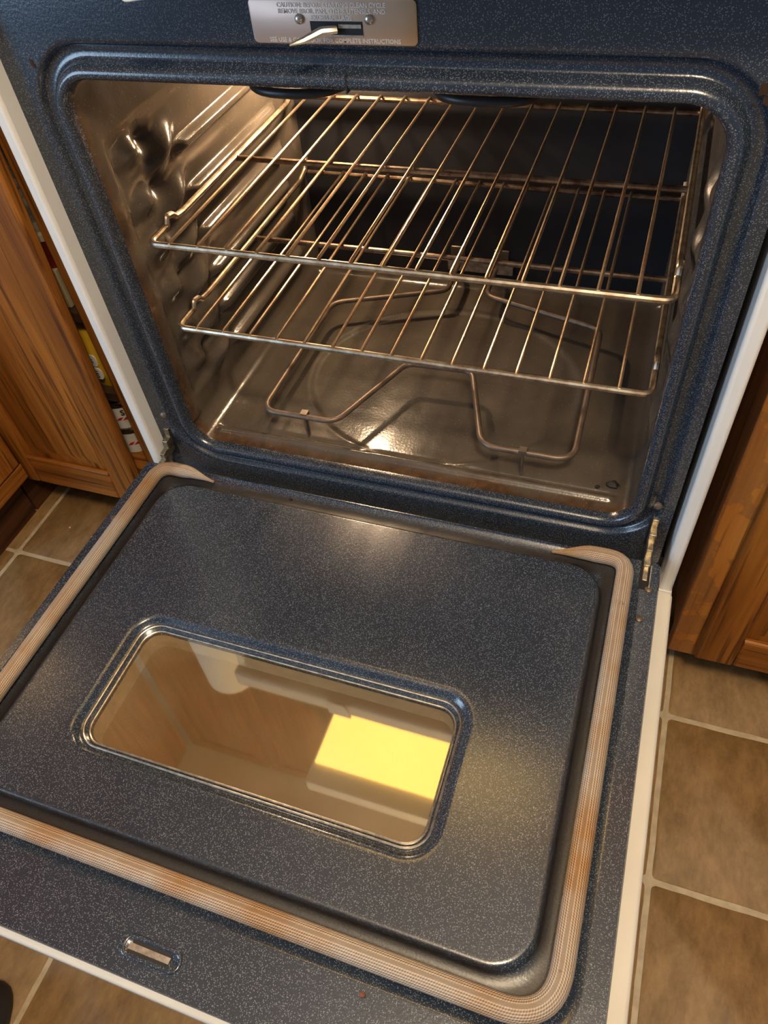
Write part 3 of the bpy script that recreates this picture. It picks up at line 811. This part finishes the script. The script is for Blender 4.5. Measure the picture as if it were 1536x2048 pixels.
for z0, z1, lb in ((.1635, .2215, 'white-labelled food can at the bottom of the cabinet, under another can'), (.2225, .2815, 'white-labelled food can with black band, stacked on another can')):
    T = thing('food_can', lb, 'can', (-.552, .145, z0), 'stacked food cans')
    MB().lathe([(.0375, z0+.001), (.0375, z1-.001)], (-.552, .145, 0), 36).build('label_sleeve', lab_w, T)
    MB().lathe([(.0385, z1-.004), (.0390, z1-.002), (.0385, z1), (.036, z1+.0002), (.035, z1-.003)], (-.552, .145, 0), 36).build('rim', M['steel'], T)
    MB().lathe([(.0379, z1-.012), (.0379, z1-.0045)], (-.552, .145, 0), 36).build('black_band', ink, T)
    for aa in (-1.25, -.95, -.65):
        c, s_ = math.cos(aa), math.sin(aa)
        q = MB(); zc = z0+.022
        pp = [(-.006, 0), (0, .0035), (.008, .002), (.002, -.002)]
        q.loops([[(-.552+.0377*math.cos(aa+p/.0377), .145+.0377*math.sin(aa+p/.0377), zc+zz+p*.35) for p, zz in pp], [(-.552+.0382*math.cos(aa+p/.0382), .145+.0382*math.sin(aa+p/.0382), zc+zz+p*.35) for p, zz in pp]], True, True)
        q.build('red_mark', lab_r, T)
    if z0 > .2: text('S', .016, (-.552+.0383*math.cos(-1.0), .145+.0383*math.sin(-1.0), z0+.036), T, ink, rot=(PI/2, 0, PI/2-1.0), ext=.0003, name='letter_print')

# ------------------------------------------------------------------ small loose things
sm = MB()
def sole(wd, d0, d1, z):
    P = []
    for j in range(36):
        a = 2*PI*j/36; yy = math.sin(a); xx = math.cos(a)
        half = wd*(1.0 if yy > -.1 else .86-.08*yy)
        P.append((-.329+xx*half*(abs(xx)**-.15 if abs(xx) > .05 else 1), -.802+(yy*(.140-d0) if yy > 0 else yy*(.140-d1)), z))
    return P
sm.loops([sole(.046, .002, .002, FL+.001), sole(.049, 0, 0, FL+.008), sole(.049, 0, 0, FL+.018), sole(.046, .003, .003, FL+.022), sole(.047, .004, .004, FL+.036), sole(.042, .014, .008, FL+.052), sole(.034, .060, .014, FL+.066), sole(.026, .110, .022, FL+.078)], True, True)
tag(sm.build('shoe', simple('dark_grey_shoe', (.018, .017, .018), .5, 0, .3), None, smooth=60), 'dark grey shoe on the floor, its toe at the bottom left corner of the picture', 'shoe')
def crumb(loc, s, col, label, rr=0):
    rn = random.Random(rr); m_ = MB().ell(loc, (s, s*.8, s*.7), None, 7, 5)
    m_.v = [p+Vector((rn.uniform(-1, 1), rn.uniform(-1, 1), rn.uniform(-1, 1)))*s*.16 for p in m_.v]
    tag(m_.build('crumb', simple('crumb_%d' % rr, col, .7, 0, .3), None), label, 'crumb')
crumb((.161, -.562, .3357), .0030, (.20, .07, .04), 'reddish crumb on the navy door edge, in front of the gasket', 1)
crumb((-.127, -.052, .3300), .0028, (.010, .008, .007), 'black burnt crumb on the door panel near the hinge', 2)
crumb((-.640, .010, FL+.0025), .0030, (.62, .56, .44), 'largest pale crumb on the left floor tiles', 3)
crumb((-.700, .020, FL+.0022), .0022, (.58, .52, .42), 'small pale crumb beside the grout line of the left floor tiles', 4)
crumb((-.560, .035, FL+.0024), .0024, (.60, .54, .44), 'pale crumb on the left floor close to the corner cabinet door', 5)
crumb((.284, .060, .3500), .0085, (.008, .007, .006), 'flat black burnt lump on the oven floor near its front right corner', 6)
crumb((.266, .052, .3505), .0030, (.008, .007, .006), 'tiny black burnt crumb left of the burnt lump on the oven floor', 7)
for (sx, sz, s_, rr) in ((.327, .846, .006, 1), (.330, .838, .004, 2), (-.318, .846, .004, 3)):
    rn = random.Random(rr); lpp = []
    for j in range(20):
        a = 2*PI*j/20; r_ = s_*(.75+.22*math.sin(2*a+rr)+.12*math.sin(5*a+rr)+rn.uniform(-.06, .06)); lpp.append((sx+r_*math.cos(a)*.8, sz+r_*math.sin(a)*1.3))
    MB().loops([[(x, .0002, z) for x, z in lpp], [(x, -.0004, z) for x, z in lpp]], True, True).build('rust_spot', M['rust'], fo)
for o in bpy.data.objects:
    if '_o' in o: del o['_o']
